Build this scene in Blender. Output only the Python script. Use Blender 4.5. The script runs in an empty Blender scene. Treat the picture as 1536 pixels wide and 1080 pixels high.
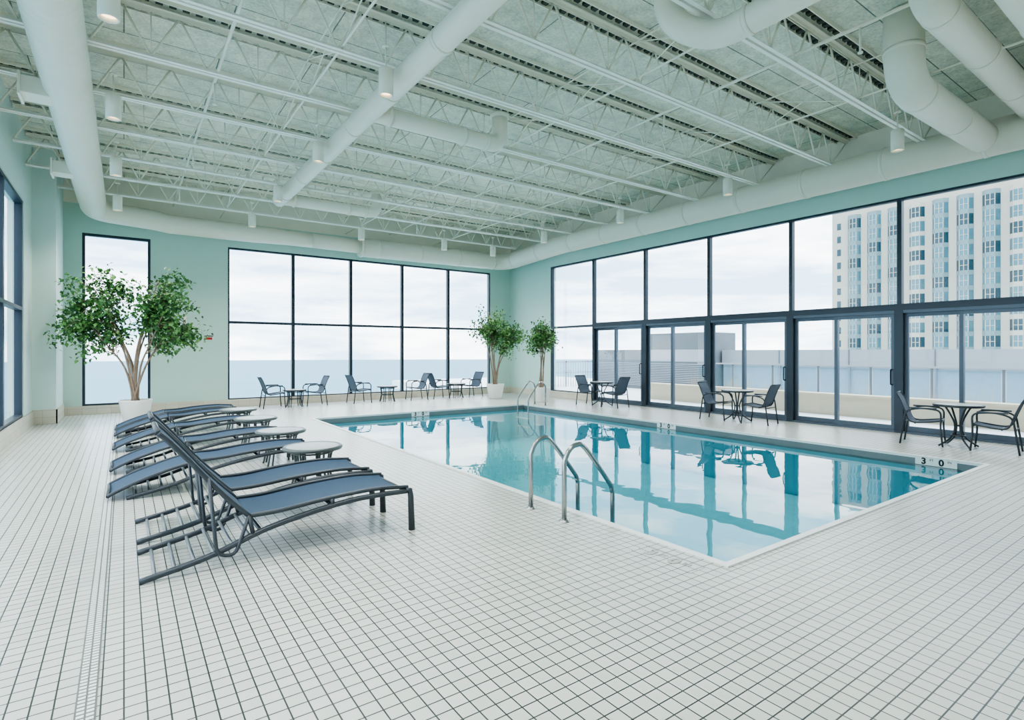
import bpy, math, random
from mathutils import Vector, Matrix
random.seed(7)
D = bpy.data
SC = bpy.context.scene

# ------------------------------------------------------------------ helpers
def lin(c):
    o = []
    for x in c:
        x = x / 255.0
        o.append(x / 12.92 if x <= 0.04045 else ((x + 0.055) / 1.055) ** 2.4)
    return (o[0], o[1], o[2], 1.0)

def mat(name, col, rough=0.5, metal=0.0, noise=None, bump=None, spec=None):
    m = D.materials.new(name); m.use_nodes = True
    nt = m.node_tree; b = nt.nodes['Principled BSDF']
    b.inputs['Base Color'].default_value = lin(col)
    b.inputs['Roughness'].default_value = rough
    b.inputs['Metallic'].default_value = metal
    if spec is not None:
        b.inputs['Specular IOR Level'].default_value = spec
    tc = nt.nodes.new('ShaderNodeTexCoord')
    if noise:
        sc, amt = noise
        n = nt.nodes.new('ShaderNodeTexNoise'); n.inputs['Scale'].default_value = sc
        n.inputs['Detail'].default_value = 4
        nt.links.new(tc.outputs['Object'], n.inputs['Vector'])
        mx = nt.nodes.new('ShaderNodeMix'); mx.data_type = 'RGBA'
        c = lin(col)
        mx.inputs[6].default_value = tuple(max(0, x * (1 - amt)) for x in c[:3]) + (1,)
        mx.inputs[7].default_value = tuple(min(1, x * (1 + amt)) for x in c[:3]) + (1,)
        nt.links.new(n.outputs['Fac'], mx.inputs[0])
        nt.links.new(mx.outputs[2], b.inputs['Base Color'])
    if bump:
        sc, st = bump
        n2 = nt.nodes.new('ShaderNodeTexNoise'); n2.inputs['Scale'].default_value = sc
        nt.links.new(tc.outputs['Object'], n2.inputs['Vector'])
        bp = nt.nodes.new('ShaderNodeBump'); bp.inputs['Strength'].default_value = st
        bp.inputs['Distance'].default_value = 0.01
        nt.links.new(n2.outputs['Fac'], bp.inputs['Height'])
        nt.links.new(bp.outputs['Normal'], b.inputs['Normal'])
    return m

def tile_mat(name, c1, c2, grout, w, h, mortar, rough=0.35, offset=0.0, swap=None, bump=0.4, blotch=0.05):
    m = D.materials.new(name); m.use_nodes = True
    nt = m.node_tree; b = nt.nodes['Principled BSDF']
    tc = nt.nodes.new('ShaderNodeTexCoord')
    src = tc.outputs['Object']
    if swap:  # swap axes so that vertical faces get tiles
        sp = nt.nodes.new('ShaderNodeSeparateXYZ'); cb = nt.nodes.new('ShaderNodeCombineXYZ')
        nt.links.new(src, sp.inputs[0])
        ad = nt.nodes.new('ShaderNodeMath'); ad.operation = 'ADD'
        nt.links.new(sp.outputs['X'], ad.inputs[0]); nt.links.new(sp.outputs['Y'], ad.inputs[1])
        nt.links.new(ad.outputs[0], cb.inputs['X']); nt.links.new(sp.outputs['Z'], cb.inputs['Y'])
        src = cb.outputs[0]
    br = nt.nodes.new('ShaderNodeTexBrick')
    br.offset = offset; br.squash = 1.0
    br.inputs['Color1'].default_value = lin(c1); br.inputs['Color2'].default_value = lin(c2)
    br.inputs['Mortar'].default_value = lin(grout)
    br.inputs['Scale'].default_value = 1.0
    br.inputs['Mortar Size'].default_value = mortar
    br.inputs['Mortar Smooth'].default_value = 0.1
    br.inputs['Brick Width'].default_value = w
    br.inputs['Row Height'].default_value = h
    nt.links.new(src, br.inputs['Vector'])
    n = nt.nodes.new('ShaderNodeTexNoise'); n.inputs['Scale'].default_value = 1.3; n.inputs['Detail'].default_value = 5
    nt.links.new(tc.outputs['Object'], n.inputs['Vector'])
    mr = nt.nodes.new('ShaderNodeMapRange'); mr.inputs[3].default_value = 1 - blotch; mr.inputs[4].default_value = 1 + blotch
    nt.links.new(n.outputs['Fac'], mr.inputs[0])
    mx = nt.nodes.new('ShaderNodeMix'); mx.data_type = 'RGBA'; mx.blend_type = 'MULTIPLY'; mx.inputs[0].default_value = 1
    nt.links.new(br.outputs['Color'], mx.inputs[6]); nt.links.new(mr.outputs[0], mx.inputs[7])
    nt.links.new(mx.outputs[2], b.inputs['Base Color'])
    b.inputs['Roughness'].default_value = rough
    inv = nt.nodes.new('ShaderNodeMath'); inv.operation = 'SUBTRACT'; inv.inputs[0].default_value = 1
    nt.links.new(br.outputs['Fac'], inv.inputs[1])
    bp = nt.nodes.new('ShaderNodeBump'); bp.inputs['Strength'].default_value = bump; bp.inputs['Distance'].default_value = 0.003
    nt.links.new(inv.outputs[0], bp.inputs['Height']); nt.links.new(bp.outputs['Normal'], b.inputs['Normal'])
    return m

class MB:
    def __init__(s):
        s.v = []; s.f = []; s.mi = []; s.sm = []; s.mats = []
    def idx(s, m):
        if m not in s.mats: s.mats.append(m)
        return s.mats.index(m)
    def face(s, ids, m, smooth=False):
        s.f.append(ids); s.mi.append(s.idx(m)); s.sm.append(smooth)
    def poly(s, pts, m, smooth=False):
        b = len(s.v); s.v += [tuple(p) for p in pts]
        s.face(list(range(b, b + len(pts))), m, smooth)
    def box(s, x0, x1, y0, y1, z0, z1, m):
        b = len(s.v)
        s.v += [(x0,y0,z0),(x1,y0,z0),(x1,y1,z0),(x0,y1,z0),(x0,y0,z1),(x1,y0,z1),(x1,y1,z1),(x0,y1,z1)]
        for q in ((3,2,1,0),(4,5,6,7),(0,1,5,4),(1,2,6,5),(2,3,7,6),(3,0,4,7)):
            s.face([b + i for i in q], m)
    def tube(s, pts, r, m, n=8, caps=True, flat=1.0):
        P = [Vector(p) for p in pts]; k = len(P)
        R = r if isinstance(r, (list, tuple)) else [r] * k
        T = []
        for i in range(k):
            a = P[max(0, i - 1)]; c = P[min(k - 1, i + 1)]
            t = (c - a)
            T.append(t.normalized() if t.length > 1e-9 else Vector((0, 0, 1)))
        up = Vector((0, 0, 1)) if abs(T[0].z) < 0.9 else Vector((0, 1, 0))
        u = T[0].cross(up).normalized(); b0 = len(s.v)
        for i in range(k):
            u = (u - T[i] * u.dot(T[i]))
            u.normalize(); w = T[i].cross(u)
            for j in range(n):
                a = 2 * math.pi * (j + 0.5) / n
                s.v.append(tuple(P[i] + (u * math.cos(a) + w * math.sin(a) * flat) * R[i]))
        for i in range(k - 1):
            for j in range(n):
                a = b0 + i * n + j; c = b0 + i * n + (j + 1) % n
                s.face([a, c, c + n, a + n], m, True)
        if caps:
            s.face([b0 + j for j in range(n)][::-1], m)
            s.face([b0 + (k - 1) * n + j for j in range(n)], m)
    def lathe(s, prof, m, c=(0, 0, 0), n=32, smooth=True):
        b0 = len(s.v)
        for (r, z) in prof:
            for j in range(n):
                a = 2 * math.pi * j / n
                s.v.append((c[0] + r * math.cos(a), c[1] + r * math.sin(a), c[2] + z))
        for i in range(len(prof) - 1):
            for j in range(n):
                a = b0 + i * n + j; d = b0 + i * n + (j + 1) % n
                s.face([a, d, d + n, a + n], m, smooth)
    def disc(s, r, z, m, c=(0, 0), n=32, down=False):
        ids = [(c[0] + r * math.cos(2*math.pi*j/n), c[1] + r * math.sin(2*math.pi*j/n), z) for j in range(n)]
        s.poly(ids[::-1] if down else ids, m)
    def mesh(s, name):
        me = D.meshes.new(name); me.from_pydata(s.v, [], s.f)
        for m in s.mats: me.materials.append(m)
        me.polygons.foreach_set('material_index', s.mi)
        me.polygons.foreach_set('use_smooth', s.sm)
        me.update(); return me
    def obj(s, name, parent=None, loc=(0, 0, 0), rz=0):
        return place(s.mesh(name), name, parent, loc, rz)

def place(me, name, parent=None, loc=(0, 0, 0), rz=0):
    o = D.objects.new(name, me); SC.collection.objects.link(o)
    o.location = loc; o.rotation_euler = (0, 0, rz)
    if parent: o.parent = parent
    return o

def empty(name, loc=(0, 0, 0), rz=0):
    o = D.objects.new(name, None); SC.collection.objects.link(o)
    o.location = loc; o.rotation_euler = (0, 0, rz); o.empty_display_size = 0.2
    return o

def fillet(pts, rad, seg=6):
    P = [Vector(p) for p in pts]; out = [P[0]]
    for i in range(1, len(P) - 1):
        a = (P[i-1] - P[i]); c = (P[i+1] - P[i])
        d = min(rad, a.length * 0.48, c.length * 0.48)
        s0 = P[i] + a.normalized() * d; s1 = P[i] + c.normalized() * d
        for k in range(seg + 1):
            t = k / seg
            q = s0 * (1-t)**2 + P[i] * 2*t*(1-t) + s1 * t*t
            out.append(q)
    out.append(P[-1]); return out

def smoothpath(pts, sub=6):
    P = [Vector(p) for p in pts]; out = []
    for i in range(len(P) - 1):
        p0 = P[max(0, i-1)]; p1 = P[i]; p2 = P[i+1]; p3 = P[min(len(P)-1, i+2)]
        for k in range(sub):
            t = k / sub
            out.append(0.5*((2*p1)+(-p0+p2)*t+(2*p0-5*p1+4*p2-p3)*t*t+(-p0+3*p1-3*p2+p3)*t**3))
    out.append(P[-1]); return out

# ------------------------------------------------------------------ materials
M_wall = mat('mint_paint', (190, 220, 210), 0.6, noise=(2, 0.03), bump=(60, 0.05))
M_wall_l = mat('pale_mint_paint', (212, 232, 226), 0.6, noise=(2, 0.03), bump=(60, 0.05))
M_white = mat('white_painted_metal', (240, 236, 220), 0.45, noise=(3, 0.03))
M_joist = mat('joist_paint', (243, 239, 222), 0.5, noise=(4, 0.05))
M_chord = mat('chord_paint', (250, 249, 240), 0.4, noise=(4, 0.03))
M_dark = mat('dark_aluminium', (52, 62, 72), 0.4, 0.3, noise=(5, 0.08))
M_frame2 = mat('grey_aluminium', (84, 96, 108), 0.4, 0.4, noise=(5, 0.08))
M_floor = tile_mat('floor_tile', (208, 211, 203), (199, 203, 195), (54, 60, 58), 0.086, 0.086, 0.0038, rough=0.3)
M_base = tile_mat('baseboard_tile', (214, 208, 192), (206, 200, 184), (170, 166, 154), 0.3, 0.15, 0.003, rough=0.4, swap=True)
M_grout = mat('drain_channel', (110, 115, 112), 0.6, noise=(20, 0.1))
M_faint = mat('worn_ink', (178, 182, 178), 0.6, noise=(20, 0.1))
M_steel = mat('brushed_steel', (170, 174, 174), 0.25, 0.95, noise=(8, 0.08))
M_lframe = mat('lounger_frame', (68, 74, 80), 0.4, 0.5, noise=(6, 0.08))
M_lrung = mat('lounger_rung', (130, 138, 142), 0.4, 0.5, noise=(6, 0.08))
M_sling = mat('blue_sling_fabric', (48, 73, 97), 0.75, noise=(120, 0.25), bump=(400, 0.3))
M_csling = mat('slate_sling_fabric', (76, 89, 104), 0.75, noise=(120, 0.2), bump=(400, 0.3))
M_ttop = mat('table_top_stone', (150, 160, 156), 0.35, noise=(70, 0.45))
M_pot = mat('white_planter', (238, 238, 232), 0.35, noise=(3, 0.02))
M_soil = mat('soil', (70, 55, 42), 0.95, noise=(30, 0.4))
M_bark = mat('bark', (150, 130, 112), 0.85, noise=(14, 0.3), bump=(40, 0.5))
M_leaf = [mat('leaf_a', (84, 132, 68), 0.5, noise=(6, 0.25)), mat('leaf_b', (108, 154, 84), 0.5, noise=(6, 0.25)), mat('leaf_c', (60, 102, 56), 0.5, noise=(6, 0.25))]
M_pool = tile_mat('pool_plaster', (140, 222, 236), (134, 216, 230), (118, 202, 218), 0.3, 0.3, 0.004, rough=0.5)
M_poolw = mat('pool_wall_plaster', (132, 216, 230), 0.5, noise=(2, 0.05))
M_gutter = mat('gutter_shade', (112, 122, 124), 0.5, noise=(8, 0.1))  # shade of the gutter recess, painted as a grey band on the flat pool face
M_coping = mat('coping_white', (235, 238, 236), 0.35, noise=(5, 0.03))
M_black = mat('black_ink', (25, 28, 30), 0.6, noise=(5, 0.1))
M_red = mat('red_sign', (170, 50, 45), 0.5, noise=(5, 0.1))

# ceiling board
M_ceil = D.materials.new('ceiling_fibre_board'); M_ceil.use_nodes = True
nt = M_ceil.node_tree; b = nt.nodes['Principled BSDF']; b.inputs['Roughness'].default_value = 0.9
tc = nt.nodes.new('ShaderNodeTexCoord')
br = nt.nodes.new('ShaderNodeTexBrick'); br.offset = 0.5
br.inputs['Color1'].default_value = lin((236, 235, 217)); br.inputs['Color2'].default_value = lin((226, 226, 208))
br.inputs['Mortar'].default_value = lin((130, 136, 126)); br.inputs['Scale'].default_value = 1
br.inputs['Mortar Size'].default_value = 0.009; br.inputs['Brick Width'].default_value = 2.4; br.inputs['Row Height'].default_value = 0.79
nt.links.new(tc.outputs['Object'], br.inputs['Vector'])
n = nt.nodes.new('ShaderNodeTexNoise'); n.inputs['Scale'].default_value = 26; n.inputs['Detail'].default_value = 3
n3 = nt.nodes.new('ShaderNodeTexNoise'); n3.inputs['Scale'].default_value = 5; n3.inputs['Detail'].default_value = 6
nt.links.new(tc.outputs['Object'], n.inputs['Vector']); nt.links.new(tc.outputs['Object'], n3.inputs['Vector'])
ad = nt.nodes.new('ShaderNodeMath'); ad.operation = 'ADD'
nt.links.new(n.outputs['Fac'], ad.inputs[0]); nt.links.new(n3.outputs['Fac'], ad.inputs[1])
mr = nt.nodes.new('ShaderNodeMapRange'); mr.inputs[1].default_value = 0.6; mr.inputs[2].default_value = 1.4
mr.inputs[3].default_value = 0.62; mr.inputs[4].default_value = 1.15
nt.links.new(ad.outputs[0], mr.inputs[0])
mx = nt.nodes.new('ShaderNodeMix'); mx.data_type = 'RGBA'; mx.blend_type = 'MULTIPLY'; mx.inputs[0].default_value = 1
nt.links.new(br.outputs['Color'], mx.inputs[6]); nt.links.new(mr.outputs[0], mx.inputs[7])
nt.links.new(mx.outputs[2], b.inputs['Base Color'])

# glass: thin pane = transparent + fresnel gloss
def thin(name, tint, ior, rough=0.0, bump=None):
    m = D.materials.new(name); m.use_nodes = True; nt = m.node_tree
    for nd in list(nt.nodes):
        if nd.type == 'BSDF_PRINCIPLED': nt.nodes.remove(nd)
    out = nt.nodes['Material Output']
    tr = nt.nodes.new('ShaderNodeBsdfTransparent'); tr.inputs[0].default_value = tint
    gl = nt.nodes.new('ShaderNodeBsdfGlossy'); gl.inputs['Roughness'].default_value = rough
    gl.inputs['Color'].default_value = (1, 1, 1, 1)
    fr = nt.nodes.new('ShaderNodeFresnel'); fr.inputs['IOR'].default_value = ior
    mx = nt.nodes.new('ShaderNodeMixShader')
    nt.links.new(fr.outputs[0], mx.inputs[0]); nt.links.new(tr.outputs[0], mx.inputs[1]); nt.links.new(gl.outputs[0], mx.inputs[2])
    nt.links.new(mx.outputs[0], out.inputs['Surface'])
    if bump:
        tc = nt.nodes.new('ShaderNodeTexCoord')
        n = nt.nodes.new('ShaderNodeTexNoise'); n.inputs['Scale'].default_value = bump[0]; n.inputs['Detail'].default_value = 2
        nt.links.new(tc.outputs['Object'], n.inputs['Vector'])
        bp = nt.nodes.new('ShaderNodeBump'); bp.inputs['Strength'].default_value = bump[1]; bp.inputs['Distance'].default_value = bump[2]
        nt.links.new(n.outputs['Fac'], bp.inputs['Height'])
        nt.links.new(bp.outputs['Normal'], gl.inputs['Normal']); nt.links.new(bp.outputs['Normal'], fr.inputs['Normal'])
    return m
M_glass = thin('window_glass', (0.95, 0.98, 0.98, 1), 1.25)
M_rglass = thin('railing_glass', (0.80, 0.88, 0.92, 1), 1.3)
M_water = thin('pool_water', (0.75, 0.95, 0.975, 1), 1.36, 0.0, (1.6, 0.30, 0.010))

def emis(name, col, st):
    m = D.materials.new(name); m.use_nodes = True; nt = m.node_tree
    b = nt.nodes['Principled BSDF']; b.inputs['Emission Color'].default_value = lin(col)
    b.inputs['Emission Strength'].default_value = st; b.inputs['Base Color'].default_value = lin(col)
    return m
M_lamp = emis('lamp_lens', (255, 222, 176), 2.2)

# ------------------------------------------------------------------ room
XL, XR, YB, YF, ZC = -1.65, 12.5, 17.7, -4.0, 6.12
PX0, PX1, PY0, PY1 = 3.7, 9.95, 2.42, 13.4
WT, SILL, TR, ZP = 4.65, 0.22, 2.47, 5.38

fl = MB()
for (a, b_, c, d) in ((XL-.2, PX0, YF-.2, YB+.2), (PX1, XR+.2, YF-.2, YB+.2), (PX0, PX1, YF-.2, PY0), (PX0, PX1, PY1, YB+.2)):
    fl.poly([(a, c, 0), (b_, c, 0), (b_, d, 0), (a, d, 0)], M_floor)
fl.obj('floor')
c = MB(); c.box(XL-.2, XR+.2, YF-.2, YB+.2, ZC, ZC+.15, M_ceil); c.obj('ceiling')

# back wall
w = MB(); t = .25
for (a, b_) in ((XL-.2, -.87), (.585, 2.46), (11.55, XR+.2)):
    w.box(a, b_, YB, YB+t, 0, ZP, M_wall)
for (a, b_) in ((-.87, .585), (2.46, 11.55)):
    w.box(a, b_, YB, YB+t, WT, ZP, M_wall); w.box(a, b_, YB, YB+t, 0, SILL-.02, M_wall)
w.box(XL-.2, XR+.2, YB, YB+t, ZP, ZC, M_joist)
w.obj('wall_back')
bb = MB(); bb.box(-1.24, XR, YB-.03, YB-.001, 0.001, SILL, M_base)
bb.obj('baseboard_back')
# corner pier
w = MB(); w.box(XL, -1.24, 15.9, YB-.001, 0, ZC-.001, M_wall_l); w.obj('wall_pier')
bb = MB(); bb.box(XL, -1.215, 15.87, 15.899, 0.001, .32, M_base); bb.box(-1.239, -1.215, 15.87, YB-.031, 0.001, .32, M_base); bb.obj('baseboard_pier')
# right wall
BY = [15.2 - 2.165*i for i in range(9)]
w = MB()
w.box(XR, XR+t, 15.2, YB, 0, ZP-.15, M_wall)
w.box(XR, XR+t, BY[-1], 15.2, WT, ZP-.15, M_wall)
w.box(XR, XR+t, YF, BY[-1], 0, ZP-.15, M_wall)
w.box(XR, XR+t, BY[1], 15.2, 0, SILL-.02, M_wall)
w.box(XR, XR+t, YF, YB, ZP-.15, ZC, M_joist)
w.obj('wall_right')
bb = MB(); bb.box(XR-.03, XR-.001, BY[1], YB-.031, 0.001, SILL, M_base); bb.obj('baseboard_right')
# left wall with windows
LY = [14.7 - 2.1*i for i in range(8)]
w = MB()
w.box(XL-t, XL, 14.7, YB, 0, ZC, M_wall_l); w.box(XL-t, XL, YF, LY[-1], 0, ZC, M_wall_l)
w.box(XL-t, XL, LY[-1], 14.7, WT, ZC, M_wall_l); w.box(XL-t, XL, LY[-1], 14.7, 0, .28, M_wall_l)
w.obj('wall_left')
bb = MB(); bb.box(XL+.001, XL+.03, YF, 15.87, .001, .3, M_base); bb.obj('baseboard_left')
w = MB(); w.box(XL-.2, XR+.2, YF-.25, YF, 0, ZC, M_wall_l); w.obj('wall_front')

# windows
wc = [0]
def window(plane, c, a0, a1, z0, z1, rails=(), fw=.045, dep=.12, side=1):
    m = MB()
    def B(u0, u1, z0_, z1_, d0, d1, mt):
        lo, hi = sorted((c + side*d0, c + side*d1))
        if plane == 'x': m.box(lo, hi, u0, u1, z0_, z1_, mt)
        else: m.box(u0, u1, lo, hi, z0_, z1_, mt)
    B(a0, a0+fw, z0, z1, .02, .02+dep, M_dark); B(a1-fw, a1, z0, z1, .02, .02+dep, M_dark)
    B(a0+fw, a1-fw, z0, z0+fw*1.1, .02, .02+dep, M_dark); B(a0+fw, a1-fw, z1-fw*1.1, z1, .02, .02+dep, M_dark)
    for r in rails: B(a0+fw, a1-fw, r-.035, r+.035, .02, .02+dep, M_dark)
    g = c + side*.09
    if plane == 'x': m.poly([(g, a0, z0), (g, a1, z0), (g, a1, z1), (g, a0, z1)], M_glass)
    else: m.poly([(a0, g, z0), (a1, g, z0), (a1, g, z1), (a0, g, z1)], M_glass)
    wc[0] += 1
    m.obj('window_%d' % wc[0])
window('y', YB, -.87, .585, SILL-.02, WT, fw=.06)
for i in range(5):
    window('y', YB, 2.46+1.818*i, 2.46+1.818*(i+1), SILL-.02, WT, rails=(TR,))
for i in range(8):
    if i == 0: window('x', XR, BY[1], BY[0], SILL-.02, WT, rails=(TR,))
    else: window('x', XR, BY[i+1], BY[i], TR+.04, WT, fw=.04)
for i in range(7):
    window('x', XL, LY[i+1], LY[i], .28, WT, rails=(TR,), side=-1, fw=.06)
# transom beam + sliding doors
tb = MB(); tb.box(XR-.01, XR+.17, BY[-1], BY[1], TR-.045, TR+.04, M_dark); tb.obj('trim_1')
for i in range(1, 8):
    a0, a1 = BY[i+1], BY[i]; m = MB(); zt = TR-.07+.025
    m.box(XR-.015, XR+.16, a0, a0+.075, 0, zt, M_dark); m.box(XR-.015, XR+.16, a1-.075, a1, 0, zt, M_dark)
    m.box(XR-.005, XR+.16, a0+.075, a1-.075, zt-.06, zt, M_frame2)
    m.box(XR-.015, XR+.16, a0+.075, a1-.075, 0.0, .04, M_frame2)
    mid = (a0+a1)/2 + .1
    for k, (p0, p1, d) in enumerate(((a0+.075, mid+.03, 0.02), (mid-.03, a1-.075, .08))):
        x0 = XR+d; x1 = x0+.05; f = .065
        m.box(x0, x1, p0, p0+f, .04, zt-.06, M_frame2); m.box(x0, x1, p1-f, p1, .04, zt-.06, M_frame2)
        m.box(x0, x1, p0+f, p1-f, .04, .14, M_frame2); m.box(x0, x1, p0+f, p1-f, zt-.13, zt-.06, M_frame2)
        g = x0+.025
        m.poly([(g, p0+f, .14), (g, p1-f, .14), (g, p1-f, zt-.13), (g, p0+f, zt-.13)], M_glass)
    hx = XR-.02; hy = a0+.12
    m.tube(fillet([(hx+.04, hy, .95), (hx-.04, hy, .95), (hx-.04, hy, 1.25), (hx+.04, hy, 1.25)], .03, 3), .013, M_black, 6)
    m.obj('door_%d' % i)

# ------------------------------------------------------------------ pool
p = MB(); zb = -1.0
p.poly([(PX0, PY0, zb), (PX1, PY0, zb), (PX1, PY1, zb), (PX0, PY1, zb)], M_pool)
for (a, b_) in (((PX0, PY0), (PX1, PY0)), ((PX1, PY0), (PX1, PY1)), ((PX1, PY1), (PX0, PY1)), ((PX0, PY1), (PX0, PY0))):
    p.poly([(a[0], a[1], zb), (b_[0], b_[1], zb), (b_[0], b_[1], -.16), (a[0], a[1], -.16)], M_poolw)
    p.poly([(a[0], a[1], -.16), (b_[0], b_[1], -.16), (b_[0], b_[1], -.03), (a[0], a[1], -.03)], M_gutter)
    p.poly([(a[0], a[1], -.03), (b_[0], b_[1], -.03), (b_[0], b_[1], .0), (a[0], a[1], .0)], M_coping)
p.box(PX0+.01, PX0+.35, PY0+.01, PY1-.01, zb+.001, zb+.25, M_poolw)
p.obj('swimming_pool')
wt = MB(); wt.poly([(PX0, PY0, -.125), (PX1, PY0, -.125), (PX1, PY1, -.125), (PX0, PY1, -.125)], M_water); wt.obj('pool_water')
cp = MB(); e = .05; h = .012
cp.box(PX0-e, PX0+.01, PY0-e, PY1+e, .0005, h, M_coping); cp.box(PX1-.01, PX1+e, PY0-e, PY1+e, .0005, h, M_coping)
cp.box(PX0+.01, PX1-.01, PY0-e, PY0+.01, .0005, h, M_coping); cp.box(PX0+.01, PX1-.01, PY1-.01, PY1+e, .0005, h, M_coping)
cp.obj('trim_2')

def marker(loc, rot, size=.13, plate=True, ink=M_black):
    m = MB()
    if plate: m.box(-.26, .26, -.055, .062, -.002, .003, M_coping)
    else: m.box(-.28, .28, -.09, .09, -.0005, .0015, M_floor)
    o = m.obj('depth_marker', loc=loc); o.rotation_euler = rot
    for dx, s in ((-.15, '3'), (-.05, "FT"), (.07, '0'), (.17, 'IN')):
        c = D.curves.new('digits', 'FONT'); c.body = s; c.align_x = 'CENTER'; c.align_y = 'CENTER'
        c.size = size if len(s) == 1 else size*.38; c.extrude = .001; c.offset = .005 if len(s) == 1 else 0
        c.materials.append(ink)
        to = D.objects.new('digits', c); SC.collection.objects.link(to); to.parent = o
        to.location = (dx, 0 if len(s) == 1 else .025, .005)
for y in (3.0, 8.0):
    marker((PX1-.006, y, -.064), (math.pi/2, 0, -math.pi/2))
marker((6.5, PY1-.006, -.064), (math.pi/2, 0, 0))
marker((3.42, 2.75, .001), (0, 0, -math.pi/2), .17, False, M_faint)

def ladder(x, y0, sgn, name='pool_ladder'):
    e_ = empty(name, (x, y0, 0))
    prof = [(-.3, 0), (-.3, .55), (-.24, .66), (-.14, .705), (-.03, .66), (.28, .30), (.335, .2), (.345, .05), (.345, -.9)]
    for k, dy in enumerate((0, .52)):
        m = MB()
        pth = [Vector((sgn*prof[0][0], dy, 0)), Vector((sgn*prof[0][0], dy, .4))] + smoothpath([(sgn*a, dy, z) for a, z in prof[1:]], 5)
        m.tube(pth, .024, M_steel, 12)
        m.lathe([(.0, .022), (.03, .022), (.055, .008), (.058, .0)], M_steel, (sgn*-.3, dy, 0.001), 20)
        m.obj('rail_%d' % (k+1), e_)
    m = MB()
    for z in (-.35, -.6): m.box(min(sgn*.29, sgn*.4), max(sgn*.29, sgn*.4), 0, .52, z-.015, z+.015, M_coping)
    m.obj('treads', e_)
ladder(PX0, 3.93, 1)
ladder(PX1, 12.7, -1)

# trench drain
m = MB(); m.box(-.18, -.10, -3.5, 15.3, .0005, .003, M_grout)
y = -3.5
while y < 15.27:
    m.box(-.172, -.144, y, y+.018, .003, .006, M_coping); m.box(-.136, -.108, y, y+.018, .003, .006, M_coping)
    y += .032
m.obj('floor_drain_grate')

# ------------------------------------------------------------------ ceiling structure
ZB = 5.4; ZT = 6.0
jm = MB(); x0, x1 = XL+.02, XR-.02
for s in (-1, 1):
    ya, yb = sorted((s*.014, s*.065))
    jm.box(x0, x1-.7, ya, yb, ZB, ZB+.007, M_chord); jm.box(x0, x1-.7, min(s*.014, s*.021), max(s*.014, s*.021), ZB, ZB+.05, M_chord)
    jm.box(x0, x1, ya, yb, ZT+.05, ZT+.06, M_joist); jm.box(x0, x1, min(s*.014, s*.021), max(s*.014, s*.021), ZT, ZT+.05, M_joist)
n = 21; pit = (x1-.7-x0)/n
for i in range(n):
    a = x0+i*pit
    jm.tube([(a, 0, ZB+.03), (a+pit/2, 0, ZT+.03)], .015, M_joist, 6)
    jm.tube([(a+pit/2, 0, ZT+.03), (a+pit, 0, ZB+.03)], .015, M_joist, 6)
    if i % 2 == 0: jm.tube([(a+pit, 0, ZB+.03), (a+pit, 0, ZT+.03)], .009, M_joist, 6)
jm.tube([(x1-.7, 0, ZB+.03), (x1-.02, 0, ZT+.02)], .016, M_joist, 6)
jme = jm.mesh('roof_joist')
JY = [3.75+1.575*i for i in range(9)] + [.6, -1.0, -2.6]
for y in JY: place(jme, 'roof_joist', loc=(0, y, 0))
# fluted deck edges beside each joist
dk = MB()
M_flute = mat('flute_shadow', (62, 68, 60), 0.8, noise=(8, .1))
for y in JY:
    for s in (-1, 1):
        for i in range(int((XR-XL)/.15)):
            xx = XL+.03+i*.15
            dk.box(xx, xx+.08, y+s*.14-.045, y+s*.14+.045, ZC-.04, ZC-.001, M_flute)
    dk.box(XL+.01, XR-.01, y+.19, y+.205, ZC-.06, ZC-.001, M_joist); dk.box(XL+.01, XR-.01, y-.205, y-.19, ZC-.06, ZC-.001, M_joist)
dk.obj('trim_3')
# bridging
bg = MB(); SJ = sorted(JY)
for x in (2.25, 5.9, 9.1, -.95):
    bg.tube([(x, YF+.05, ZB+.06), (x, YB-.02, ZB+.06)], .016, M_joist, 6)
    bg.tube([(x, YF+.05, ZT-.02), (x, YB-.02, ZT-.02)], .012, M_joist, 6)
    for a, b_ in zip(SJ[:-1], SJ[1:]):
        if b_-a < 1.8:
            bg.tube([(x, a, ZB+.03), (x, b_, ZT)], .01, M_joist, 6); bg.tube([(x, b_, ZB+.03), (x, a, ZT)], .01, M_joist, 6)
bg.obj('joist_bridging')
# sprinkler lines
sp = MB()
for x in (1.1, 7.4):
    sp.tube([(x, YF+.05, 5.62), (x, YB-.05, 5.62)], .022, M_white, 8)
    for yy in (3, 6, 9.2, 12.3, 15.5):
        sp.tube([(x, yy, 5.62), (x, yy, 5.3)], .014, M_white, 6); sp.lathe([(.0, 0), (.03, .0), (.03, .02), (0, .03)], M_white, (x, yy, 5.28), 10)
sp.obj('sprinkler_pipe')

def duct(name, pts, r, rad=.5, collars=(), n=28, extra=None):
    m = MB(); P = fillet(pts, rad, 8)
    m.tube(P, r, M_white, n)
    Q = [Vector(q) for q in pts]
    for a, b_ in zip(Q[:-1], Q[1:]):
        L = (b_-a).length
        if L < .8: continue
        d = (b_-a).normalized(); s = rad
        while s < L-rad*.5:
            c = a+d*s
            m.tube([c-d*.03, c+d*.03], r+.009, M_white, n)
            s += 1.5
    if extra: extra(m)
    return m.obj(name)
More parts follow.
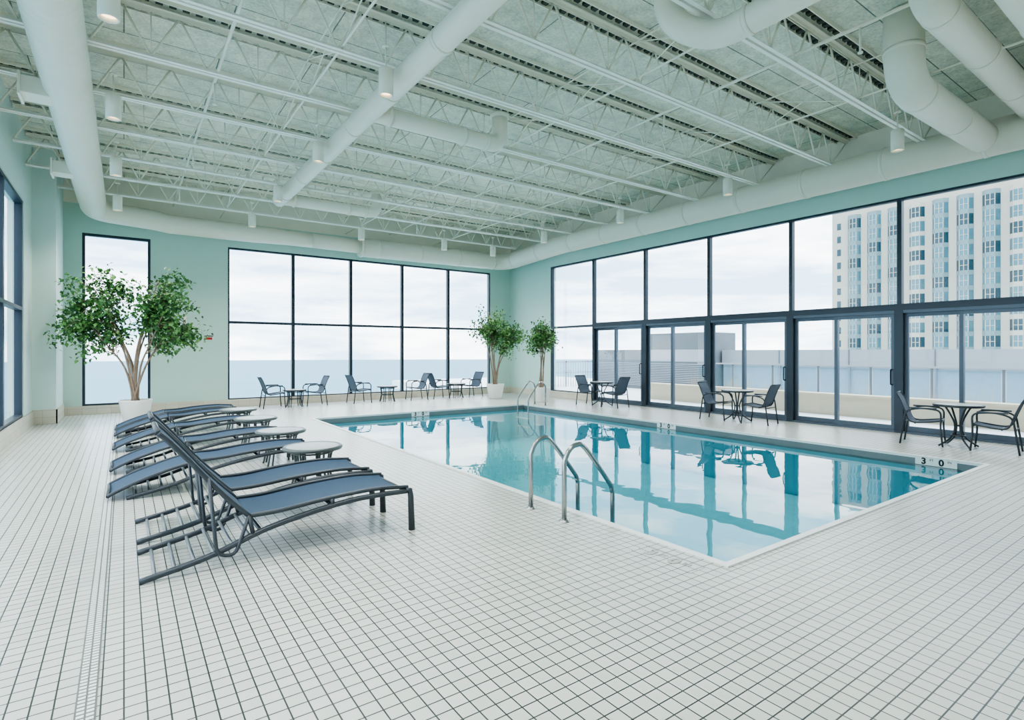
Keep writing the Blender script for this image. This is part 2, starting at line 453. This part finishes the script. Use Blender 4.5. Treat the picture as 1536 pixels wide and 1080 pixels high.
# left ribbed duct
m = MB(); pts = []; rr = []
y = YF+.3; k = 0
while y < 16.3:
    pts.append((-.62, y, 5.2)); rr.append(.272 if k % 4 < 3 else .255); y += .035; k += 1
arc = fillet([(-.62, 16.32, 5.2), (-.62, 17.2, 5.15), (.6, 17.2, 5.08)], .6, 10)
for q in arc: pts.append(tuple(q)); rr.append(.26)
for x in (1.0, 3.0, 4.0, 4.7):
    pts.append((x, 17.22, 5.02)); rr.append(.25 if x < 4 else .22)
m.tube(pts, rr, M_white, 28)
for yy in (5.2, 9.5, 13.4):
    m.box(-1.1, -.8, yy, yy+.35, 5.0, 5.22, M_white); m.box(-1.13, -1.1, yy-.03, yy+.38, 4.96, 5.26, M_white)
m.obj('air_duct')
# back / right big duct
def ex(m):
    m.tube([(4.7, 17.22, 5.02), (6.2, 17.22, 5.0)], .22, M_white, 24)
    m.tube([(6.2, 17.2, 4.98), (6.26, 17.2, 4.98)], .32, M_white, 28)
duct('air_duct', [(6.2, 17.2, 4.98), (11.95, 17.2, 5.02), (11.95, 14, 5.2), (11.95, YF+.2, 5.22)], .3, .6, extra=ex)
# central duct with branches
def ex2(m):
    for yy in (7.9, 13.6):
        m.tube(fillet([(3.0, yy, 5.2), (5.35, yy, 5.2), (5.35, yy, 5.75)], .22, 8), .135, M_white, 20)
        for xx in (3.3, 4.6, 5.05): m.tube([(xx-.03, yy, 5.2), (xx+.03, yy, 5.2)], .15, M_white, 20)
        m.tube([(5.35, yy, 5.68), (5.35, yy, 5.74)], .17, M_white, 20)
    for yy in (5.5, 7.4, 9.2, 11): m.tube([(3.0, yy, 5.2), (3.0, yy, 5.42)], .01, M_white, 6)
duct('air_duct', [(3.0, YF+.3, 5.2), (3.0, 13.78, 5.2)], .15, .3, extra=ex2)
# big S duct upper right
duct('air_duct', [(8.45, 2.9, 6.1), (8.45, 2.9, 5.15), (11.8, 2.9, 5.2)], .23, .5)
duct('air_duct', [(7.2, 2.25, 6.1), (7.2, 2.25, 5.5), (11.8, 2.25, 5.45)], .19, .4)
duct('air_duct', [(6.6, 1.55, 6.1), (6.6, 1.55, 5.35), (11.8, 1.55, 5.35)], .2, .4)
duct('air_duct', [(5.45, -3, 5.15), (5.45, 3.72, 5.15), (5.15, 4.1, 5.4), (5.1, 4.15, 6.1)], .15, .28)

# pendant cans
can = MB()
can.lathe([(0, .17), (.088, .17), (.092, .165), (.092, -.16), (.075, -.16), (.07, -.12)], M_white, n=24)
can.disc(.07, -.12, M_lamp, n=24, down=True)
can.tube([(0, 0, .17), (0, 0, .45)], .009, M_white, 6)
can.lathe([(0, .45), (.05, .45), (.05, .47), (0, .47)], M_white, n=16)
cme = can.mesh('pendant_light')
cans = [(-.12, y) for y in (.5, 3.5, 6.6, 9.4, 12.4, 15.4)] + [(2.7, y) for y in (.5, 3.5, 6.55, 9.5, 12.5, 15.4)] + \
       [(5.6, 15.4), (8.3, 15.4)] + [(10.15, y) for y in (.5, 3.57, 6.6, 9.6, 12.65, 15.4)]
for (x, y) in cans:
    o = place(cme, 'pendant_light', loc=(x, y, 5.0))
    L = D.lights.new('bulb', 'SPOT'); L.energy = 190; L.spot_size = math.radians(130); L.spot_blend = 1; L.color = (1, .97, .92); L.shadow_soft_size = .07
    lo = D.objects.new('bulb', L); SC.collection.objects.link(lo); lo.parent = o; lo.location = (0, 0, -.18)

# ------------------------------------------------------------------ loungers
def lounger_mesh(raised):
    m = MB(); W = .335
    base = smoothpath([(2.02, 0, .355), (1.5, 0, .35), (.9, 0, .25), (.45, 0, .105), (.03, 0, .02)], 6)
    for s in (-1, 1):
        pth = [Vector((p.x, s*W, p.z)) for p in base]
        m.tube(pth, .022, M_lframe, 8)
        m.tube([(2.0, s*W, .37), (2.04, s*W, .36), (2.05, s*W, .3), (2.06, s*W, .0)], [.02, .026, .026, .03], M_lframe, 8)
        seat = smoothpath([(2.03, s*(W-.02), .385), (1.7, s*(W-.02), .41), (1.3, s*(W-.02), .39), (.95, s*(W-.02), .355), (.72, s*(W-.02), .35)], 5)
        m.tube(seat, .017, M_lframe, 8)
        m.tube([(.72, s*W, .35), (.75, s*W, .2)], .017, M_lframe, 8)
        m.tube([(1.35, s*W, .39), (1.35, s*W, .33)], .016, M_lframe, 8)
        if raised:
            m.tube(fillet([(.72, s*W, .36), (.62, s*(W+.02), .08), (.5, s*(W+.02), .11), (.45, s*W, .68)], .06, 4), .014, M_lframe, 7)
    for x, z in ((.12, .03), (.24, .055), (.36, .085), (.48, .125), (.6, .165), (.72, .205)):
        m.tube([(x, -W, z), (x, W, z)], .013, M_lrung, 7)
    for x, z in ((2.0, .36), (1.35, .335), (.8, .23)):
        m.tube([(x, -W, z), (x, W, z)], .015, M_lframe, 7)
    if raised: back = [(.72, .355), (.6, .48), (.48, .62), (.34, .80), (.2, .97), (.14, 1.03)]
    else: back = [(.72, .35), (.5, .30), (.3, .24), (.1, .17), (-.08, .09), (-.13, .06)]
    seatp = [(2.0, .385), (1.7, .405), (1.3, .385), (.95, .345), (.74, .345)]
    for prof in (seatp, back):
        pp = smoothpath([(a, 0, z) for a, z in prof], 4)
        th = .006; ny = 8
        for off, flip in ((0, False), (-th, True)):
            b0 = len(m.v)
            for q in pp:
                for j in range(ny+1):
                    yy = -W+.02+(2*W-.04)*j/ny
                    sag = -.022*(1-(2*j/ny-1)**2)
                    m.v.append((q.x + (sag if (raised and prof is back) else 0)*-.7, yy, q.z+off+(sag if not (raised and prof is back) else sag*.5)))
            for i in range(len(pp)-1):
                for j in range(ny):
                    a = b0+i*(ny+1)+j; f = [a, a+1, a+ny+2, a+ny+1]
                    m.face(f if not flip else f[::-1], M_sling, True)
    for s in (-1, 1):
        m.tube(smoothpath([(a, s*(W-.01), z) for a, z in back], 4), .019, M_lframe, 8)
    m.tube([(back[-1][0], -W+.01, back[-1][1]), (back[-1][0], W-.01, back[-1][1])], .019, M_lframe, 8)
    return m.mesh('sun_lounger')
lr, lf_ = lounger_mesh(True), lounger_mesh(False)
for i, y in enumerate((4.87, 5.83, 7.55, 9.1, 11.0, 12.75, 13.65)):
    place(lr if i < 2 else lf_, 'sun_lounger', loc=(.055 if i < 2 else (-.01), y, 0))

# side tables
def side_table(r, h, legm, topm):
    m = MB()
    m.lathe([(0, h), (r-.03, h), (r-.005, h-.004), (r, h-.015), (r-.005, h-.028), (r-.04, h-.03), (0, h-.03)], topm, n=40)
    m.lathe([(r-.035, h+.001), (r-.005, h+.004), (r+.014, h-.012), (r+.002, h-.038), (r-.02, h-.036)], legm, n=40)
    rr = r*.72
    for k in range(4):
        a = math.pi/4+k*math.pi/2
        for da in (-.13, .13):
            c, s = math.cos(a+da), math.sin(a+da)
            m.tube(smoothpath([(rr*c, rr*s, h-.03), (rr*.86*c, rr*.86*s, h*.5), (rr*1.08*c, rr*1.08*s, .0)], 5), .013, legm, 7)
    for z, q in ((h-.07, .97), (h*.45, .87)):
        ring = [(rr*q*math.cos(2*math.pi*i/32), rr*q*math.sin(2*math.pi*i/32), z) for i in range(33)]
        m.tube(ring, .011, legm, 6, caps=False)
    return m
M_tleg = mat('table_leg_metal', (88, 96, 96), 0.4, 0.4, noise=(6, .1))
sme = side_table(.33, .48, M_tleg, M_ttop).mesh('side_table')
for y in (6.7, 8.33, 10.15, 11.9): place(sme, 'side_table', loc=(1.84, y, 0))
cme2 = side_table(.32, .5, M_lframe, M_ttop).mesh('coffee_table')
for x in (4.08, 6.95, 9.5): place(cme2, 'coffee_table', loc=(x, 16.75, 0))

# dining table
m = MB(); h = .72; r = .34
m.lathe([(0, h), (r-.02, h), (r, h-.012), (r-.01, h-.03), (r-.05, h-.034), (0, h-.034)], M_ttop, n=40)
m.lathe([(r-.025, h+.001), (r, h+.002), (r+.012, h-.014), (r, h-.038)], M_lframe, n=40)
for k in range(4):
    a = math.pi/4+k*math.pi/2; c, s = math.cos(a), math.sin(a)
    m.tube(smoothpath([(.2*c, .2*s, h-.035), (.12*c, .12*s, .55), (.05*c, .05*s, .36), (.11*c, .11*s, .16), (.3*c, .3*s, .018)], 6), .015, M_lframe, 8)
    m.tube([(.2*c, .2*s, h-.04), (0, 0, h-.04)], .012, M_lframe, 6)
for z, q in ((.36, .055), (.2, .095)):
    m.tube([(q*math.cos(2*math.pi*i/24), q*math.sin(2*math.pi*i/24), z) for i in range(25)], .01, M_lframe, 6, caps=False)
tme = m.mesh('dining_table')

# chair
m = MB(); W = .27
for s in (-1, 1):
    y = s*W
    m.tube(fillet([(.28, y, 0), (.25, y, .3), (.26, y, .61), (-.02, y, .64), (-.23, y, .58), (-.31, y, 0)], .09, 5), .015, M_lframe, 8)
    m.tube(smoothpath([(.26, y*.93, .43), (.1, y*.93, .405), (-.1, y*.93, .385), (-.19, y*.93, .43), (-.25, y*.93, .60), (-.31, y*.93, .76), (-.37, y*.93, .88)], 5), .014, M_lframe, 8)
    m.box(-.18, .2, min(y-.02, y+.02), max(y-.02, y+.02), .625, .648, M_lframe)
prof = smoothpath([(.26, 0, .435), (.1, 0, .40), (-.1, 0, .38), (-.18, 0, .43), (-.245, 0, .60), (-.305, 0, .76), (-.37, 0, .88)], 5)
for off, flip in ((0, 0), (.008, 1)):
    b0 = len(m.v)
    for q in prof:
        for j in range(5):
            m.v.append((q.x-off*.5, -.25+.5*j/4, q.z-off*.7-.012*(1-(j/2-1)**2)))
    for i in range(len(prof)-1):
        for j in range(4):
            a = b0+i*5+j; f = [a, a+5, a+6, a+1]
            m.face(f[::-1] if flip else f, M_csling, True)
for (x, z) in ((.26, .43), (-.1, .37), (-.37, .88)): m.tube([(x, -W*.93, z), (x, W*.93, z)], .012, M_lframe, 7)
for (x, z) in ((.252, .40), (-.26, .37)): m.tube([(x, -W, z), (x, W, z)], .011, M_lframe, 7)
chm = m.mesh('patio_chair')
def chair(x, y, rz): place(chm, 'patio_chair', loc=(x, y, 0), rz=math.radians(rz))
for (x, yt, ya, yb) in ((11.45, 3.14, 3.62, 2.67), (11.55, 7.27, 7.78, 6.76), (11.55, 11.65, 12.15, 11.17)):
    place(tme, 'dining_table', loc=(x, yt, 0)); chair(x-.02, ya, -78); chair(x+.03, yb, 98)
for (x, a) in ((3.5, 0), (4.66, 180), (6.05, 5), (8.0, 175), (8.85, -4), (10.15, 184)): chair(x, 16.8, a)

# ------------------------------------------------------------------ ficus trees
def tree(loc, pot_r, pot_h, lobes, nst, nleaf, lsz, seed):
    rnd = random.Random(seed)
    e_ = empty('potted_ficus_tree', loc)
    m = MB()
    m.lathe([(0, 0.0), (pot_r*.68, 0.0), (pot_r*.72, .02), (pot_r*.98, pot_h*.93), (pot_r, pot_h), (pot_r*.93, pot_h), (pot_r*.9, pot_h*.88)], M_pot, n=40)
    m.obj('pot', e_)
    m = MB(); m.disc(pot_r*.9, pot_h*.88, M_soil); m.obj('soil', e_)
    tr = MB(); lv = MB(); tips = []
    for k in range(nst):
        lc, lr_ = lobes[k % len(lobes)]
        ang = rnd.uniform(0, 6.28); q = .55
        end = Vector((lc[0]+q*lr_[0]*math.cos(ang)*rnd.random(), lc[1]+q*lr_[1]*math.sin(ang)*rnd.random(), lc[2]+lr_[2]*rnd.uniform(0, .6)))
        st = Vector((rnd.uniform(-.07, .07), rnd.uniform(-.07, .07), pot_h*.85))
        mid = Vector((st.x+(end.x-st.x)*.22+rnd.uniform(-.05, .05), st.y+(end.y-st.y)*.22, st.z+(end.z-st.z)*.42))
        mid2 = Vector((st.x+(end.x-st.x)*.6, st.y+(end.y-st.y)*.6+rnd.uniform(-.05, .05), st.z+(end.z-st.z)*.72))
        pth = smoothpath([st, mid, mid2, end], 5); nn = len(pth); sc = pot_r/.36
        tr.tube(pth, [(.026*(1-i/nn)+.006)*sc for i in range(nn)], M_bark, 7)
        for b in range(14):
            t0 = rnd.uniform(.5, 1); o = pth[int(t0*(nn-1))]
            while True:
                u = Vector((rnd.uniform(-1, 1), rnd.uniform(-1, 1), rnd.uniform(-1, 1)))
                if u.length < 1: break
            u *= .5 + .5*u.length
            tip = Vector((lc[0]+u.x*lr_[0], lc[1]+u.y*lr_[1], lc[2]+u.z*lr_[2]))
            md = o.lerp(tip, .5)+Vector((0, 0, .08))
            tr.tube([o, md, tip], [.009*sc, .006*sc, .003*sc], M_bark, 5)
            tips.append((md, tip))
    for i in range(nleaf):
        a, b = rnd.choice(tips); p = a.lerp(b, rnd.random()**.6*1.08)
        p = p+Vector((rnd.gauss(0, .10), rnd.gauss(0, .10), rnd.gauss(-.02, .10)))*(pot_r/.36)
        d = Vector((rnd.gauss(0, 1), rnd.gauss(0, 1), rnd.gauss(-.7, .6))).normalized()
        sd = d.cross(Vector((rnd.gauss(0, .5), rnd.gauss(0, .5), 1))).normalized(); nn = sd.cross(d)
        L = lsz*rnd.uniform(.7, 1.3); Wd = L*.34
        b0 = len(lv.v)
        lv.v += [tuple(p), tuple(p+d*L*.4+sd*Wd+nn*L*.06), tuple(p+d*L-nn*L*.08), tuple(p+d*L*.4-sd*Wd+nn*L*.06)]
        mt = rnd.choice(M_leaf); lv.face([b0, b0+1, b0+2], mt); lv.face([b0, b0+2, b0+3], mt)
    tr.obj('trunk', e_); lv.obj('leaves', e_)
tree((.22, 15.3, 0), .33, .5, [((-.75, .3, 2.7), (.78, .7, .98)), ((.5, -.1, 2.75), (.68, .7, 1.02)), ((-.85, .2, 2.1), (.82, .5, .6)), ((.7, -.3, 2.2), (.8, .6, .62))], 10, 6000, .10, 3)
tree((10.45, 15.7, 0), .31, .5, [((-.15, .1, 2.5), (.68, .68, .8)), ((.35, -.3, 2.1), (.7, .62, .58))], 7, 3100, .09, 5)
tree((10.95, 13.75, 0), .28, .48, [((.0, 0, 2.05), (.58, .58, .56)), ((.1, 0, 2.25), (.38, .38, .4))], 5, 1900, .085, 9)

# exit sign on the back wall, wall speaker
m = MB(); m.box(1.86, 2.08, YB-.02, YB-.001, 1.93, 2.08, M_coping); m.box(1.88, 2.06, YB-.024, YB-.02, 1.95, 2.02, M_red); m.box(1.86, 2.08, YB-.023, YB-.02, 2.04, 2.07, M_black); m.obj('wall_sign')
m = MB(); m.box(1.35, 1.43, YB-.012, YB-.001, 2.25, 2.6, M_white); m.obj('wall_speaker')

# ------------------------------------------------------------------ exterior
M_snow = mat('terrace_paving', (232, 234, 234), .8, noise=(.8, .12))
M_beige = mat('beige_concrete', (204, 192, 170), .8, noise=(2, .08))
M_grey = mat('grey_parapet', (160, 164, 172), .7, noise=(2, .06))
M_lpan = mat('pale_blue_panel', (176, 192, 203), .4, noise=(1.2, .08))
M_dgrey = mat('dark_louvre', (106, 112, 118), .7, noise=(2, .08))
M_conc = mat('tower_concrete', (182, 174, 160), .85, noise=(.3, .05))
M_tg = mat('tower_glass', (84, 120, 128), .15, .2, noise=(.8, .3))
M_tgd = mat('tower_glass_dark', (44, 70, 78), .2, .2, noise=(.8, .3))
M_spand = mat('tower_spandrel', (116, 134, 134), .5, noise=(.8, .1))
M_sea = mat('lake_water', (116, 154, 170), .9, noise=(.002, .05))
M_grass = mat('dry_grass', (190, 168, 120), .9, noise=(5, .2))
m = MB(); m.box(XR+.26, 24, -30, 30, -.5, -.06, M_snow); m.obj('terrace')
m = MB()
m.box(15.2, 15.5, -20, 13.0, -.058, .45, M_beige); m.box(15.15, 15.55, -20, 13.0, .45, .5, M_beige)
m.obj('planter_wall')
m = MB()
m.box(20, 20.3, -30, 13.2, -.058, 1.1, M_lpan); m.box(19.9, 20.4, -30, 13.2, 1.1, 1.68, M_grey)
y = -30
while y < 13.1:
    m.box(19.88, 19.9, y, y+.03, 1.1, 1.68, M_dgrey); m.box(19.94, 20.0, y, y+.06, -.058, 1.1, M_grey); y += 2.4
m.obj('parapet_wall')
m = MB(); y = -20
while y < 13:
    m.box(18.0, 18.05, y, y+.05, -.058, 1.15, M_dgrey); m.box(18.02, 18.03, y+.08, y+1.47, .05, 1.1, M_rglass); y += 1.5
m.box(17.99, 18.06, -20, 13, 1.15, 1.2, M_grey)
m.obj('glass_railing')
m = MB(); m.box(19, 21, 13.3, 16.4, -.058, 2.4, M_dgrey); m.box(18.98, 19, 13.3, 16.4, 1.2, 1.7, M_grey); m.box(19, 21, 16.4, 19.5, -.058, 1.7, M_dgrey)
for k in range(14): m.box(18.96, 19, 13.3, 19.5, .1+k*.075, .13+k*.075, M_grey)
m.obj('rooftop_mechanical_enclosure')
m = MB()
for k in range(24): m.box(15.4+k*.16, 15.42+k*.16, 19.9, 19.93, -.058, 1.15, M_grey)
m.box(13, 19.2, 19.88, 19.95, 1.1, 1.16, M_grey); m.box(13, 19.2, 19.88, 19.95, .6, .63, M_grey)
for x in (13, 15.4, 17.3, 19.1): m.box(x, x+.06, 19.88, 19.95, -.058, 1.16, M_grey)
m.obj('terrace_railing')
m = MB(); rnd = random.Random(11)
for c_ in range(60):
    cx, cy = 16.3+rnd.uniform(-.2, .3), rnd.uniform(-4, 12.5)
    for k in range(26):
        dx, dy = rnd.gauss(0, .12), rnd.gauss(0, .12); hgt = rnd.uniform(.45, .95); bx, by = cx+rnd.gauss(0, .05), cy+rnd.gauss(0, .05)
        m.poly([(bx-.006, by, -.06), (bx+.006, by, -.06), (bx+dx, by+dy, hgt)], M_grass)
m.obj('ornamental_grass')
# tower
m = MB(); TX = 135; YT = 60.7; ZTOP = 34
m.box(TX, TX+40, YT-100, YT, -118, ZTOP, M_conc)
m.box(TX+4, TX+30, YT-90, YT-22, ZTOP, ZTOP+5, M_conc)
for f in range(25):
    z = ZTOP-4.2-f*3.0
    m.box(TX-.05, TX+.001, YT-1.9, YT-1.1, z, z+1.5, M_tgd)
    for cidx in range(24):
        y0 = YT-3.4-cidx*4.0-.0; y1 = y0-2.7
        dp = .8
        for (za, zb_, mt, o) in ((z-.2, z+1.9, M_tg if (cidx+f) % 3 else M_tgd, 0), (z+1.9, z+2.8, M_conc if cidx % 4 == 3 else M_spand, .04)):
            P = [(TX, y0+o), (TX-dp-o, y0-.65), (TX-dp-o, y1+.65), (TX, y1-o)]
            for a, b_ in zip(P[:-1], P[1:]):
                m.poly([(a[0], a[1], za), (b_[0], b_[1], za), (b_[0], b_[1], zb_), (a[0], a[1], zb_)], mt)
            m.poly([(q[0], q[1], zb_) for q in P], M_conc); m.poly([(q[0], q[1], za) for q in P][::-1], M_conc)
        for yy in (y0-.65, (y0+y1)/2, y1+.65): m.box(TX-dp-.08, TX-dp+.02, yy-.06, yy+.06, z-.2, z+1.9, M_conc)
        m.box(TX-dp-.07, TX-dp, y1+.65, y0-.65, z+.75, z+.85, M_conc)
m.obj('apartment_tower')
m = MB(); N = 96
m.poly([(9000*math.cos(2*math.pi*i/N), 9000*math.sin(2*math.pi*i/N), -120) for i in range(N)], M_sea); m.obj('lake')

# ------------------------------------------------------------------ world
W = D.worlds.new('sky'); SC.world = W; W.use_nodes = True; nt = W.node_tree
bgn = nt.nodes['Background']; tc = nt.nodes.new('ShaderNodeTexCoord')
mp = nt.nodes.new('ShaderNodeMapping'); mp.inputs['Scale'].default_value = (1.2, 1.2, 7)
nt.links.new(tc.outputs['Generated'], mp.inputs['Vector'])
n = nt.nodes.new('ShaderNodeTexNoise'); n.inputs['Scale'].default_value = 2.2; n.inputs['Detail'].default_value = 6; n.inputs['Roughness'].default_value = .6
nt.links.new(mp.outputs[0], n.inputs['Vector'])
cr = nt.nodes.new('ShaderNodeValToRGB')
cr.color_ramp.elements[0].position = .40; cr.color_ramp.elements[0].color = (.34, .50, .66, 1)
cr.color_ramp.elements[1].position = .63; cr.color_ramp.elements[1].color = (1, 1, 1, 1)
nt.links.new(n.outputs['Fac'], cr.inputs[0]); nt.links.new(cr.outputs[0], bgn.inputs['Color'])
bgn.inputs['Strength'].default_value = 3.9

# ------------------------------------------------------------------ camera
cam = D.cameras.new('camera'); co = D.objects.new('camera', cam); SC.collection.objects.link(co)
co.location = (0, 0, 1.6); co.rotation_euler = (math.pi/2, 0, -math.radians(35.4))
cam.sensor_width = 36; cam.lens = 819/1536*36; cam.shift_y = -12/1536; cam.clip_end = 20000; cam.clip_start = .05
SC.camera = co
SC.view_settings.view_transform = 'AgX'
SC.view_settings.look = 'AgX - Medium High Contrast'
SC.view_settings.exposure = 0.55
